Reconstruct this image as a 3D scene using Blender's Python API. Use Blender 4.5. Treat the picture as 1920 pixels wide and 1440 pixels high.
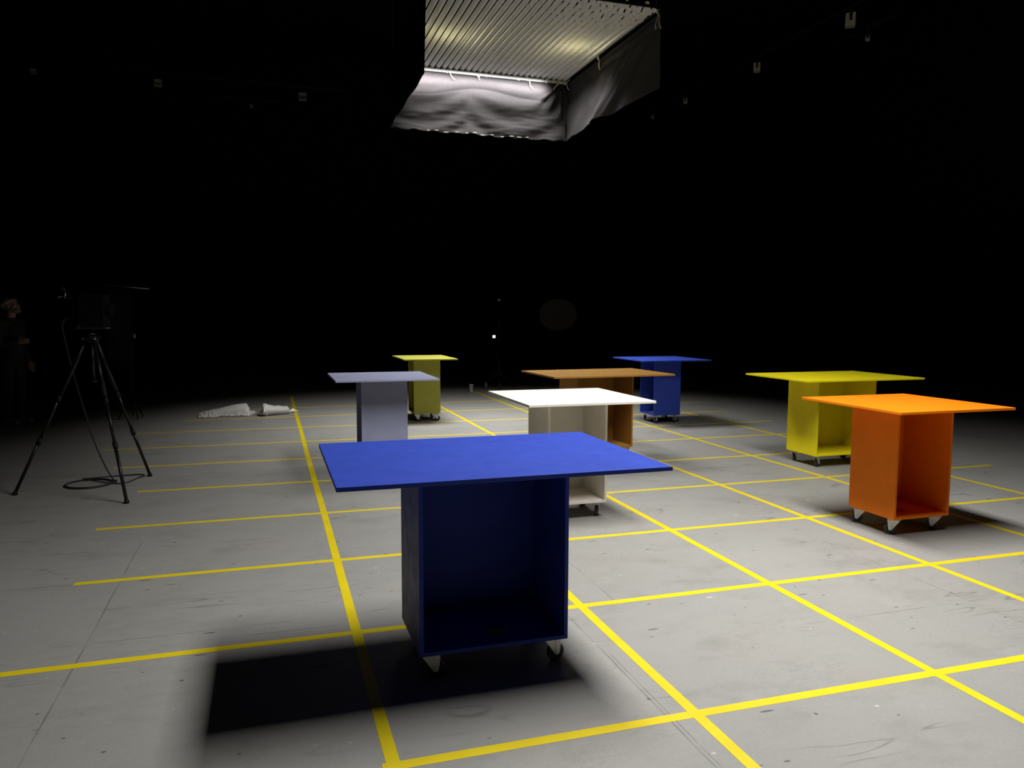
import bpy, bmesh, math, random
from mathutils import Vector, Matrix, noise
random.seed(7)
PI = math.pi
for o in list(bpy.data.objects): bpy.data.objects.remove(o)
SC = bpy.context.scene
COL = SC.collection

# ------------------------------------------------------------------ camera
yaw, pitch, roll = 0.3072, 0.0902, 0.0036
fw = Vector((math.sin(yaw)*math.cos(pitch), math.cos(yaw)*math.cos(pitch), -math.sin(pitch)))
r0 = Vector((math.cos(yaw), -math.sin(yaw), 0)); u0 = r0.cross(fw)
rt = math.cos(roll)*r0 + math.sin(roll)*u0
up = -math.sin(roll)*r0 + math.cos(roll)*u0
cam = bpy.data.cameras.new('camera'); co = bpy.data.objects.new('camera', cam); COL.objects.link(co)
m = Matrix((rt, up, -fw)).transposed().to_4x4(); m.translation = Vector((-0.3852, -2.5613, 1.5764))
co.matrix_world = m
cam.sensor_width = 36.0; cam.lens = 1440.68/1920*36.0; cam.clip_end = 200
SC.camera = co

# ------------------------------------------------------------------ world, exposure, lights
w = bpy.data.worlds.new('world'); SC.world = w; w.use_nodes = True
w.node_tree.nodes['Background'].inputs[0].default_value = (0.6, 0.7, 0.8, 1)
w.node_tree.nodes['Background'].inputs[1].default_value = 0.0
vs = SC.view_settings
vs.view_transform = 'Standard'; vs.look = 'None'; vs.gamma = 1.0; vs.use_curve_mapping = False
vs.exposure = 0.0

def area(name, loc, sx, sy, power, spread, col, direction=(0, 0, -1)):
    l = bpy.data.lights.new(name, 'AREA'); l.shape = 'RECTANGLE'; l.size = sx; l.size_y = sy
    l.energy = power; l.spread = math.radians(spread); l.color = col
    o = bpy.data.objects.new(name, l); COL.objects.link(o); o.location = loc
    o.rotation_euler = Vector(direction).to_track_quat('-Z', 'Y').to_euler()
    return o

area('near_softbox_light', (2.48, 1.1, 5.3), 0.84, 3.0, 318, 124, (1.0, 0.99, 0.955))
area('far_softbox_light', (2.85, 8.1, 5.13), 2.1, 1.5, 182, 101, (1.0, 0.99, 0.955))
area('added_skirt_band_light', (2.62, 8.66, 5.12), 2.3, 0.05, 30, 62, (1.0, 0.97, 0.97), (0, 1, -0.36))  # added strip brightening pipe and upper skirt, standing in for light leaking past fabric
for i, (lx, ly, pw) in enumerate(((1.97, 7.6, 14), (3.73, 7.5, 14))):
    l = bpy.data.lights.new('softbox_tungsten_lamp', 'POINT'); l.energy = pw; l.color = (1.0, 0.93, 0.52); l.shadow_soft_size = 0.06
    o = bpy.data.objects.new('softbox_tungsten_lamp', l); COL.objects.link(o); o.location = (lx, ly, 5.50)

# ------------------------------------------------------------------ helpers
def link(o, parent=None):
    COL.objects.link(o)
    if parent is not None: o.parent = parent
    return o

def empty(name, loc=(0, 0, 0), rz=0):
    o = bpy.data.objects.new(name, None); o.empty_display_size = 0.1
    o.location = loc; o.rotation_euler = (0, 0, rz)
    return link(o)

def tag(o, label=None, cat=None, group=None, kind=None):
    if label: o['label'] = label
    if cat: o['category'] = cat
    if group: o['group'] = group
    if kind: o['kind'] = kind
    return o

def mat(name, col, rough=0.5, metal=0.0, spec=0.5):
    m = bpy.data.materials.new(name); m.use_nodes = True
    b = m.node_tree.nodes['Principled BSDF']
    b.inputs['Base Color'].default_value = (*col, 1); b.inputs['Roughness'].default_value = rough
    b.inputs['Metallic'].default_value = metal; b.inputs['Specular IOR Level'].default_value = spec
    return m

class NT:
    """tiny node helper"""
    def __init__(s, m): s.t = m.node_tree; s.b = s.t.nodes['Principled BSDF']
    def n(s, typ, **kw):
        x = s.t.nodes.new(typ)
        for k, v in kw.items(): setattr(x, k, v)
        return x
    def l(s, a, b): s.t.links.new(a, b)
    def setin(s, x, i, v):
        if hasattr(v, 'is_output') or isinstance(v, bpy.types.NodeSocket): s.l(v, x.inputs[i])
        else: x.inputs[i].default_value = v
    def math(s, op, a, b=0.0, c=0.0):
        x = s.n('ShaderNodeMath', operation=op)
        s.setin(x, 0, a); s.setin(x, 1, b); s.setin(x, 2, c)
        return x.outputs[0]
    def noise(s, vec, scale, detail=3, rough=0.5):
        x = s.n('ShaderNodeTexNoise'); s.l(vec, x.inputs['Vector'])
        x.inputs['Scale'].default_value = scale; x.inputs['Detail'].default_value = detail; x.inputs['Roughness'].default_value = rough
        return x.outputs['Fac']
    def ramp(s, v, a, b, ca=0.0, cb=1.0):
        x = s.n('ShaderNodeMapRange'); s.l(v, x.inputs[0])
        x.inputs[1].default_value = a; x.inputs[2].default_value = b; x.inputs[3].default_value = ca; x.inputs[4].default_value = cb
        return x.outputs[0]
    def mapping(s, vec, scale=(1, 1, 1), rot=(0, 0, 0), loc=(0, 0, 0)):
        x = s.n('ShaderNodeMapping'); s.l(vec, x.inputs[0])
        x.inputs['Scale'].default_value = scale; x.inputs['Rotation'].default_value = rot; x.inputs['Location'].default_value = loc
        return x.outputs[0]
    def mix(s, fac, a, b):
        x = s.n('ShaderNodeMix', data_type='RGBA'); s.setin(x, 0, fac)
        for i, v in ((6, a), (7, b)):
            if isinstance(v, tuple): x.inputs[i].default_value = (*v, 1)
            else: s.l(v, x.inputs[i])
        return x.outputs[2]
    def bump(s, h, strength, dist=0.01):
        x = s.n('ShaderNodeBump'); x.inputs['Strength'].default_value = strength; x.inputs['Distance'].default_value = dist
        s.l(h, x.inputs['Height']); s.l(x.outputs[0], s.b.inputs['Normal'])

def paint_mat(name, col, rough=0.5, spec=0.15):
    m = mat(name, col, rough, 0, spec); t = NT(m)
    oc = t.n('ShaderNodeTexCoord').outputs['Object']
    nz = t.noise(oc, 6, 4)
    dark = tuple(c*0.93 for c in col)
    t.l(t.mix(t.ramp(nz, 0.35, 0.65), dark, col), t.b.inputs['Base Color'])
    t.l(t.ramp(t.noise(oc, 14, 3), 0.3, 0.7, rough-0.05, rough+0.06), t.b.inputs['Roughness'])
    t.bump(t.noise(oc, 260, 2), 0.02, 0.001)
    return m

def obj(name, bm, m=None, parent=None, smooth=False):
    me = bpy.data.meshes.new(name); bm.normal_update(); bm.to_mesh(me); bm.free()
    if smooth:
        for p in me.polygons: p.use_smooth = True
    if m: me.materials.append(m)
    return link(bpy.data.objects.new(name, me), parent)

def box(bm, x0, x1, y0, y1, z0, z1, bev=0.0):
    t = bmesh.new()
    bmesh.ops.create_cube(t, size=1)
    for v in t.verts:
        v.co = Vector(((x0+x1)/2+v.co.x*(x1-x0), (y0+y1)/2+v.co.y*(y1-y0), (z0+z1)/2+v.co.z*(z1-z0)))
    if bev > 0: bmesh.ops.bevel(t, geom=t.edges[:], offset=bev, segments=2, affect='EDGES', profile=0.5)
    merge(bm, t)

def merge(bm, t):
    me = bpy.data.meshes.new('tmp'); t.to_mesh(me); t.free(); bm.from_mesh(me); bpy.data.meshes.remove(me)

def frame(d):
    d = Vector(d).normalized(); a = Vector((0, 0, 1)) if abs(d.z) < 0.9 else Vector((1, 0, 0))
    s = d.cross(a).normalized(); return s, s.cross(d).normalized()

def tube(bm, pts, rad, seg=10, cap=True):
    """swept tube through points; rad is a number or list"""
    pts = [Vector(p) for p in pts]; n = len(pts)
    if not hasattr(rad, '__len__'): rad = [rad]*n
    rings = []; prev = None
    for i, p in enumerate(pts):
        d = (pts[min(i+1, n-1)]-pts[max(i-1, 0)])
        if d.length < 1e-9: d = Vector((0, 0, 1))
        d.normalize()
        if prev is None: s, t = frame(d)
        else:
            s = prev - d*prev.dot(d)
            s = s.normalized() if s.length > 1e-6 else frame(d)[0]
            t = s.cross(d).normalized()
        prev = s
        rings.append([bm.verts.new(p+(s*math.cos(a)+t*math.sin(a))*rad[i]) for a in (2*PI*k/seg for k in range(seg))])
    for a, b in zip(rings, rings[1:]):
        for k in range(seg): bm.faces.new((a[k], a[(k+1) % seg], b[(k+1) % seg], b[k]))
    if cap:
        bm.faces.new(rings[0][::-1]); bm.faces.new(rings[-1])
    bmesh.ops.recalc_face_normals(bm, faces=bm.faces[:])

def capsule(bm, p0, p1, r0_, r1_, seg=14):
    p0, p1 = Vector(p0), Vector(p1); d = (p1-p0); L = d.length
    d = d.normalized() if L > 1e-6 else Vector((0, 0, 1))
    P, R = [], []
    for k in range(5):
        a = PI/2*k/5 + 0.12*(k == 0)
        P.append(p0-d*r0_*math.cos(a)); R.append(r0_*math.sin(a))
    P += [p0, p1]; R += [r0_, r1_]
    for k in range(4, -1, -1):
        a = PI/2*k/5 + 0.12*(k == 0)
        P.append(p1+d*r1_*math.cos(a)); R.append(r1_*math.sin(a))
    t = bmesh.new(); tube(t, P, R, seg); merge(bm, t)

def ell(bm, c, r, rot=None, seg=18):
    t = bmesh.new(); bmesh.ops.create_uvsphere(t, u_segments=seg, v_segments=seg//2+2, radius=1)
    M = Matrix.Translation(Vector(c)) @ ((rot or Matrix.Identity(3)).to_4x4()) @ Matrix.Diagonal((*r, 1))
    bmesh.ops.transform(t, matrix=M, verts=t.verts); merge(bm, t)

def lathe(bm, prof, seg=24, M=None):
    """profile of (radius, z), closed ends"""
    t = bmesh.new(); rings = []
    for r, z in prof:
        rings.append([t.verts.new((max(r, 1e-4)*math.cos(2*PI*k/seg), max(r, 1e-4)*math.sin(2*PI*k/seg), z)) for k in range(seg)])
    for a, b in zip(rings, rings[1:]):
        for k in range(seg): t.faces.new((a[k], a[(k+1) % seg], b[(k+1) % seg], b[k]))
    t.faces.new(rings[0][::-1]); t.faces.new(rings[-1])
    bmesh.ops.recalc_face_normals(t, faces=t.faces[:])
    if M is not None: bmesh.ops.transform(t, matrix=M, verts=t.verts)
    merge(bm, t)

def fused(name, bm, m, parent, voxel=0.006, it=6):
    """one continuous surface out of overlapping closed pieces"""
    o = obj(name+'_raw', bm, m)
    md = o.modifiers.new('r', 'REMESH'); md.mode = 'VOXEL'; md.voxel_size = voxel; md.use_smooth_shade = True
    sm = o.modifiers.new('s', 'SMOOTH'); sm.iterations = it; sm.factor = 0.5
    bpy.context.view_layer.update()
    dg = bpy.context.evaluated_depsgraph_get()
    me = bpy.data.meshes.new_from_object(o.evaluated_get(dg)); me.name = name
    old = o.data; bpy.data.objects.remove(o); bpy.data.meshes.remove(old)
    for p in me.polygons: p.use_smooth = True
    if not me.materials: me.materials.append(m)
    return link(bpy.data.objects.new(name, me), parent)

# ------------------------------------------------------------------ floor and shell
fm = mat('painted_floor', (0.4, 0.4, 0.4), 0.5, 0, 0.35); t = NT(fm)
oc = t.n('ShaderNodeTexCoord').outputs['Object']
sep = t.n('ShaderNodeSeparateXYZ'); t.l(oc, sep.inputs[0]); X, Y = sep.outputs[0], sep.outputs[1]
big = t.noise(oc, 0.55, 5, 0.6); mid = t.noise(oc, 3.2, 6, 0.62); fine = t.noise(oc, 60, 4, 0.6)
c = t.mix(t.ramp(big, 0.32, 0.68), (0.435, 0.42, 0.40), (0.375, 0.372, 0.35))
c = t.mix(t.math('MULTIPLY', t.ramp(t.noise(t.mapping(oc, loc=(7, 3, 0)), 1.1, 4), 0.55, 0.75), 0.35), c, (0.43, 0.39, 0.36))
c = t.mix(t.math('MULTIPLY', t.ramp(mid, 0.5, 0.72), 0.5), c, (0.36, 0.35, 0.325))
c = t.mix(t.math('MULTIPLY', t.ramp(fine, 0.45, 0.75), 0.45), c, (0.48, 0.47, 0.45))
blot = t.noise(t.mapping(oc, (1, 1.6, 1), (0, 0, 0.3), (11, 4, 0)), 1.9, 8, 0.7)
c = t.mix(t.math('MULTIPLY', t.ramp(blot, 0.52, 0.68), 0.7), c, (0.33, 0.32, 0.295))
c = t.mix(t.math('MULTIPLY', t.ramp(t.noise(t.mapping(oc, loc=(5, 14, 0)), 2.6, 8, 0.72), 0.57, 0.70), 0.45), c, (0.47, 0.46, 0.44))
scr = t.ramp(t.math('ABSOLUTE', t.math('SUBTRACT', t.noise(t.mapping(oc, (0.8, 3.2, 1), (0, 0, 0.12), (3, 21, 0)), 2.2, 6, 0.75), 0.5)), 0.0, 0.012, 1, 0)
scr = t.math('MULTIPLY', scr, t.ramp(t.noise(t.mapping(oc, loc=(15, 2, 0)), 1.4, 4), 0.5, 0.62))
c = t.mix(t.math('MULTIPLY', scr, 0.45), c, (0.20, 0.19, 0.18))
# pale rubbed streaks
st = t.ramp(t.noise(t.mapping(oc, (1.2, 9, 1), (0, 0, 0.5)), 1.6, 5, 0.65), 0.62, 0.78)
c = t.mix(t.math('MULTIPLY', st, 0.35), c, (0.52, 0.50, 0.47))
def flecks(scale, stretch, rot, thr, soft, keep, seed):
    v = t.n('ShaderNodeTexVoronoi'); t.l(t.mapping(oc, stretch, (0, 0, rot), (seed, seed*0.7, 0)), v.inputs['Vector']); v.inputs['Scale'].default_value = scale
    near = t.ramp(v.outputs['Distance'], thr, thr+soft, 1, 0)
    sc = t.n('ShaderNodeSeparateColor'); t.l(v.outputs['Color'], sc.inputs[0])
    return t.math('MULTIPLY', near, t.math('LESS_THAN', sc.outputs[0], keep))
for a in ((4.2, (1, 1.3, 1), 0.3, 0.030, 0.018, 0.40, 12.3), (3.1, (1, 2.4, 1), -0.9, 0.035, 0.02, 0.35, 17.7), (2.6, (1, 1, 1), 0.3, 0.020, 0.010, 0.55, 1.3), (2.1, (1, 4.2, 1), 0.9, 0.05, 0.03, 0.30, 4.1), (1.9, (1, 5, 1), -0.35, 0.05, 0.03, 0.28, 8.2), (5.5, (1, 1, 1), 0, 0.035, 0.02, 0.22, 2.2), (6, (1, 3, 1), 0.25, 0.06, 0.03, 0.10, 5.2), (11, (1, 1.4, 1), 0.1, 0.06, 0.03, 0.06, 9.2)):
    c = t.mix(t.math('MULTIPLY', flecks(*a), 0.75), c, (0.09, 0.085, 0.08))
for a in ((1.8, (1, 2.6, 1), 0.2, 0.03, 0.025, 0.38, 3.3), (4.0, (1, 1.3, 1), 0.2, 0.03, 0.02, 0.22, 6.1), (7.0, (1, 2.4, 1), 0.6, 0.05, 0.03, 0.08, 7.1)):
    c = t.mix(t.math('MULTIPLY', flecks(*a), 0.7), c, (0.72, 0.70, 0.66))
# hairline cracks and scratches
def hair(scale, stretch, rot, width, lo, hi, seed):
    n1 = t.noise(t.mapping(oc, stretch, (0, 0, rot), (seed, seed, 0)), scale, 3, 0.5)
    ln = t.ramp(t.math('ABSOLUTE', t.math('SUBTRACT', n1, 0.5)), 0, width, 1, 0)
    return t.math('MULTIPLY', ln, t.ramp(t.noise(t.mapping(oc, loc=(seed*3, 1, 0)), 0.9, 3), lo, hi))
hs = t.math('MAXIMUM', hair(0.9, (0.35, 2.2, 1), 0.0, 0.004, 0.52, 0.6, 2.0), hair(0.8, (0.5, 1.6, 1), 0.55, 0.004, 0.55, 0.62, 5.0))
c = t.mix(t.math('MULTIPLY', hs, 0.5), c, (0.12, 0.115, 0.11))
# joints between the floor sheets, broken where paint fills them
wob = t.math('MULTIPLY', t.math('SUBTRACT', t.noise(oc, 1.3, 3), 0.5), 0.05)
brk = t.ramp(t.noise(t.mapping(oc, loc=(2, 9, 0)), 2.6, 5), 0.42, 0.55)
def joint(A, a0, B, b0, b1, wd, seedbrk=True):
    ln = t.ramp(t.math('ABSOLUTE', t.math('SUBTRACT', t.math('ADD', A, t.math('MULTIPLY', wob, 0.5)), a0)), wd*0.5, wd, 1, 0)
    rng = t.math('MULTIPLY', t.math('GREATER_THAN', B, b0), t.math('LESS_THAN', B, b1))
    f = t.math('MULTIPLY', ln, rng)
    return t.math('MULTIPLY', f, brk if seedbrk else t.ramp(brk, 0, 1, 0.35, 1.0))
js = None
for a in ((X, -1.25, Y, -3.0, 3.14, 0.0042, False), (X, 1.08, Y, -3.0, 1.08, 0.0042, False), (X, 1.10, Y, -3.0, 0.6, 0.003), (X, 1.415, Y, 1.2, 1.95, 0.003, False),
          (Y, 3.01, X, -2.6, -0.4, 0.006), (Y, 2.36, X, -2.6, -1.5, 0.006, False), (Y, 1.88, X, -1.25, 0.1, 0.004), (Y, 1.43, X, -1.4, -0.3, 0.004, False), (Y, 1.31, X, -0.7, -0.1, 0.004, False),
          (Y, 0.62, X, 2.2, 5.4, 0.003), (Y, 4.3, X, 2.0, 5.0, 0.004), (X, 3.3, Y, -1.0, 2.0, 0.003)):
    j = joint(*a); js = j if js is None else t.math('MAXIMUM', js, j)
c = t.mix(t.math('MULTIPLY', js, 0.5), c, (0.07, 0.065, 0.06))
gain = t.n('ShaderNodeVectorMath', operation='SCALE'); t.l(c, gain.inputs[0]); gain.inputs['Scale'].default_value = 0.62
t.l(gain.outputs[0], t.b.inputs['Base Color'])
t.l(t.ramp(mid, 0.3, 0.7, 0.42, 0.6), t.b.inputs['Roughness'])
hgt = t.math('SUBTRACT', t.math('MULTIPLY', mid, 0.5), t.math('MULTIPLY', js, 0.6))
hgt = t.math('ADD', hgt, t.math('MULTIPLY', fine, 0.15))
t.bump(hgt, 0.25, 0.006)

def struct(name, x0, x1, y0, y1, z0, z1, m):
    bm = bmesh.new(); box(bm, x0, x1, y0, y1, z0, z1); return tag(obj(name, bm, m), kind='structure')
black = mat('black_wall_drape', (0.006, 0.006, 0.007), 0.9, 0, 0.1); tb = NT(black)
o_ = tb.n('ShaderNodeTexCoord').outputs['Object']
wv = tb.n('ShaderNodeTexWave'); tb.l(tb.mapping(o_, (1, 1, 0.02)), wv.inputs[0]); wv.inputs['Scale'].default_value = 1.6; wv.inputs['Distortion'].default_value = 2.0
tb.bump(wv.outputs['Fac'], 0.6, 0.06)
ceil_m = mat('black_ceiling_paint', (0.005, 0.005, 0.005), 0.9, 0, 0.1)
FX0, FX1, FY0, FY1, HZ = -9.0, 15.0, -5.0, 21.0, 9.0
struct('floor', FX0, FX1, FY0, FY1, -0.1, 0.0, fm)
struct('wall_back', FX0, FX1, FY1, FY1+0.1, 0, HZ, black)
struct('wall_front', FX0, FX1, FY0-0.1, FY0, 0, HZ, black)
struct('wall_left', FX0-0.1, FX0, FY0, FY1, 0, HZ, black)
struct('wall_right', FX1, FX1+0.1, FY0, FY1, 0, HZ, black)
struct('ceiling', FX0, FX1, FY0, FY1, HZ, HZ+0.1, ceil_m)

# ------------------------------------------------------------------ yellow floor tape
tm = mat('yellow_tape', (0.86, 0.66, 0.012), 0.5, 0, 0.35); tt = NT(tm)
o_ = tt.n('ShaderNodeTexCoord').outputs['Object']
tt.l(tt.mix(tt.ramp(tt.noise(o_, 5, 4), 0.35, 0.7), (0.60, 0.46, 0.005), (0.66, 0.52, 0.006)), tt.b.inputs['Base Color'])
tt.bump(tt.noise(o_, 40, 3), 0.12, 0.003)
ORD = ['first', 'second', 'third', 'fourth', 'fifth', 'sixth', 'seventh', 'eighth', 'ninth', 'tenth', 'eleventh']
def tape(p0, p1, z, label, group):
    p0, p1 = Vector((*p0, 0)), Vector((*p1, 0)); d = (p1-p0); L = d.length; d.normalize(); s = Vector((-d.y, d.x, 0))
    n = max(2, int(L/0.3)); bm = bmesh.new(); rows = []
    rn = random.Random(int(L*1000)+int(p0.x*77))
    for i in range(n+1):
        f = i/n; wb = 0.0022*math.sin(f*L*1.3+rn.random()*0.6) + 0.0008*(rn.random()-0.5)
        q = p0+d*(L*f)+s*wb
        e = 0.012*(rn.random()-0.5) if i in (0, n) else 0
        h = 0.0248
        rows.append([bm.verts.new(q+s*h+d*e+Vector((0, 0, z))), bm.verts.new(q-s*h-d*e+Vector((0, 0, z))), bm.verts.new(q-s*h-d*e), bm.verts.new(q+s*h+d*e)])
    for a, b in zip(rows, rows[1:]):
        for k in range(4): bm.faces.new((a[k], a[(k+1) % 4], b[(k+1) % 4], b[k]))
    bm.faces.new(rows[0][::-1]); bm.faces.new(rows[-1])
    bmesh.ops.recalc_face_normals(bm, faces=bm.faces[:])
    return tag(obj('floor_tape', bm, tm), label, 'tape', group)
GL, GT = 'tape lines running away from the camera', 'tape lines running across the floor'
LONG = [((0.0, -0.06), (0.01, 12.68), 'leftmost of the yellow tape lines running away, passing left of front blue table'),
        ((1.2, -0.7), (1.2, 12.1), 'yellow tape line running away beneath the front royal blue table'),
        ((2.4, -0.7), (2.41, 12.2), 'yellow tape line running away from just right of white table to olive table'),
        ((3.6, -0.7), (3.61, 12.70), 'yellow tape line running away that ends at the small white cup'),
        ((4.79, -0.7), (4.79, 10.2), 'yellow tape line running away that passes under the orange table'),
        ((6.0, 0.6), (6.04, 8.5), 'rightmost yellow tape line running away, passing right of the orange table')]
for i, (a, b, lab) in enumerate(LONG): tape(a, b, 0.0011, lab, GL)
CROSS = [((-0.04, 0.0), (6.9, -0.01), 'nearest yellow tape line crossing the floor, in front of the front blue table'),
         ((-1.9, 1.19), (6.9, 1.18), 'yellow tape line crossing just behind the front blue table'),
         ((-1.5, 2.365), (6.9, 2.37), 'yellow tape line crossing the floor beneath the orange table'),
         ((-1.62, 3.6), (6.92, 3.58), 'yellow tape line crossing just behind the white table and orange table'),
         ((-1.52, 4.82), (6.9, 4.78), 'yellow tape line crossing beneath the bright yellow table'),
         ((-1.92, 6.03), (6.85, 6.03), 'yellow tape line crossing just behind violet table and brown table'),
         ((-2.25, 7.22), (6.82, 7.16), 'yellow tape line crossing in front of the far dark blue table'),
         ((-2.06, 8.46), (6.85, 8.38), 'yellow tape line crossing just in front of the olive table'),
         ((-1.6, 9.6), (7.07, 9.66), 'yellow tape line crossing in front of the white plastic bundles'),
         ((-1.4, 10.75), (4.25, 10.92), 'farthest yellow tape line crossing the floor, behind the white plastic bundles')]
for i, (a, b, lab) in enumerate(CROSS): tape(a, b, 0.0006, lab, GT)

# ------------------------------------------------------------------ rolling tables
zinc = mat('zinc_fork', (0.78, 0.78, 0.76), 0.42, 0.3, 0.5)
rub = mat('grey_rubber_wheel', (0.035, 0.035, 0.038), 0.5, 0, 0.4)
hubm = mat('black_wheel_hub', (0.012, 0.012, 0.013), 0.4, 0, 0.4)
def caster_meshes():
    # fork: plate, bearing, two tapered cheeks, axle bolt; swivels about z, axle trailed in -y by 0.022
    bm = bmesh.new()
    box(bm, -0.042, 0.042, -0.042, 0.042, 0.1155, 0.1200, 0.001)
    lathe(bm, [(0.026, 0.1065), (0.029, 0.109), (0.029, 0.113), (0.022, 0.1156)], 20)
    box(bm, -0.0195, 0.0195, -0.042, 0.038, 0.1035, 0.1070, 0.001)
    for s in (-1, 1):
        tt_ = bmesh.new(); pr = [(0.038, 0.1065), (0.034, 0.097), (0.008, 0.062), (-0.011, 0.036), (-0.017, 0.031), (-0.027, 0.031), (-0.033, 0.036), (-0.038, 0.062), (-0.042, 0.1065)]
        a = [tt_.verts.new((s*0.0165, y, z)) for y, z in pr]; b = [tt_.verts.new((s*0.0195, y, z)) for y, z in pr]
        tt_.faces.new(a); tt_.faces.new(b[::-1])
        for k in range(len(pr)): tt_.faces.new((a[k], b[k], b[(k+1) % len(pr)], a[(k+1) % len(pr)]))
        bmesh.ops.recalc_face_normals(tt_, faces=tt_.faces[:]); merge(bm, tt_)
        # pressed rib on the cheek
        tt_ = bmesh.new(); box(tt_, s*0.0195, s*0.0212, -0.030, -0.014, 0.045, 0.100, 0.0006); merge(bm, tt_)
    M = Matrix.Translation((0, -0.022, 0.0415)) @ Matrix.Rotation(PI/2, 4, 'Y')
    lathe(bm, [(0.004, -0.0245), (0.0075, -0.0235), (0.0075, -0.020), (0.004, -0.0195), (0.004, 0.0195), (0.0075, 0.020), (0.0075, 0.0235), (0.004, 0.0245)], 10, M)
    me_f = bpy.data.meshes.new('caster'); bm.to_mesh(me_f); bm.free(); me_f.materials.append(zinc)
    bm = bmesh.new()
    lathe(bm, [(0.031, -0.0115), (0.036, -0.0130), (0.0403, -0.010), (0.0415, -0.004), (0.0415, 0.004), (0.0403, 0.010), (0.036, 0.0130), (0.031, 0.0115)], 32, M)
    me_w = bpy.data.meshes.new('wheel'); bm.to_mesh(me_w); bm.free(); me_w.materials.append(rub)
    for p in me_w.polygons: p.use_smooth = len(p.vertices) == 4
    bm = bmesh.new()
    lathe(bm, [(0.010, -0.0145), (0.012, -0.0132), (0.030, -0.0122), (0.030, 0.0122), (0.012, 0.0132), (0.010, 0.0145)], 24, M)
    me_h = bpy.data.meshes.new('wheel_hub'); bm.to_mesh(me_h); bm.free(); me_h.materials.append(hubm)
    return me_f, me_w, me_h
CF, CW, CH = caster_meshes()
ZB, ZT, ZH = 0.12, 0.922, 0.94
def table(label, cx, cy, rz, tw, td, bw, bd, opening, m, angs, mat_in=None):
    root = tag(empty('rolling_table', (cx, cy, 0), rz), label, 'table', 'coloured tables on casters')
    bm = bmesh.new(); box(bm, -tw/2, tw/2, -td/2, td/2, ZT, ZH, 0.0016); obj('tabletop', bm, m, root)
    p = 0.018; x0, x1, y0, y1 = -bw/2, bw/2, -bd/2, bd/2; B = 0.0009
    def pan(name, *a):
        bm = bmesh.new(); box(bm, *a, B); return obj(name, bm, m, root)
    if opening == 'front':
        pan('side_panel', x0, x0+p, y0, y1, ZB, ZT); pan('side_panel', x1-p, x1, y0, y1, ZB, ZT)
        pan('back_panel', x0+p, x1-p, y1-p, y1, ZB, ZT); pan('bottom_panel', x0+p, x1-p, y0, y1-p, ZB, ZB+p)
        pan('top_panel', x0+p, x1-p, y0, y1-p, ZT-p, ZT)
    else:  # opening on the left, closed front
        pan('front_panel', x0, x1, y0, y0+p, ZB, ZT); pan('back_panel', x0, x1, y1-p, y1, ZB, ZT)
        pan('side_panel', x1-p, x1, y0+p, y1-p, ZB, ZT); pan('bottom_panel', x0, x1-p, y0+p, y1-p, ZB, ZB+p)
        pan('top_panel', x0, x1-p, y0+p, y1-p, ZT-p, ZT)
    k = 0
    for sx in (-1, 1):
        for sy in (-1, 1):
            f = link(bpy.data.objects.new('caster', CF), root)
            f.location = (sx*(bw/2-0.058), sy*(bd/2-0.058), 0); f.rotation_euler = (0, 0, math.radians(angs[k]))
            link(bpy.data.objects.new('wheel', CW), f); link(bpy.data.objects.new('wheel_hub', CH), f)
            k += 1
    return root
C_BLUE = paint_mat('royal_blue_paint', (0.026, 0.053, 0.34))
C_NAVY = paint_mat('deep_blue_paint', (0.036, 0.068, 0.42))
C_VIO = paint_mat('pale_violet_paint', (0.32, 0.335, 0.50))
C_OLI = paint_mat('olive_lime_paint', (0.35, 0.34, 0.06))
C_WHI = paint_mat('warm_white_paint', (0.82, 0.775, 0.70))
C_BRO = paint_mat('ochre_brown_paint', (0.33, 0.165, 0.035))
C_YEL = paint_mat('bright_yellow_paint', (0.86, 0.73, 0.012))
C_ORA = paint_mat('orange_paint', (0.85, 0.20, 0.005))
table('large royal blue table nearest the camera, its open box base facing front', 0.535, 0.785, 0.0, 1.39, 1.01, 0.675, 0.455, 'front', C_BLUE, (80, 140, 100, 60), )
table('pale violet table behind the front blue table, left of the olive table', 0.722, 5.41, 0.0, 1.01, 1.045, 0.465, 0.455, 'left', C_VIO, (20, 100, 200, 130))
table('olive green table with pale lime top, farthest at the left', 1.822, 8.74, 0.0, 0.775, 1.11, 0.395, 0.455, 'left', C_OLI, (70, 160, 75, 130))
table('square white table behind the right end of the front blue table', 1.857, 3.06, 0.0, 1.0, 1.06, 0.49, 0.46, 'front', C_WHI, (200, 140, 160, 60))
table('large ochre brown table between white table and far blue table', 3.085, 5.28, math.radians(2.0), 1.415, 0.98, 0.69, 0.46, 'front', C_BRO, (20, 140, 80, 60))
table('square dark blue table farthest back on the right, open on its left', 5.135, 7.58, math.radians(-1.0), 1.06, 1.06, 0.425, 0.455, 'left', C_NAVY, (140, 150, 150, 30))
table('large bright yellow table behind the orange table', 5.36, 4.215, 0.0, 1.445, 1.03, 0.735, 0.475, 'front', C_YEL, (120, 130, 160, 60))
table('square orange table at the right, open box base facing front', 4.093, 1.965, 0.0, 1.0, 1.0, 0.50, 0.45, 'front', C_ORA, (230, 230, 215, 40))

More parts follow.
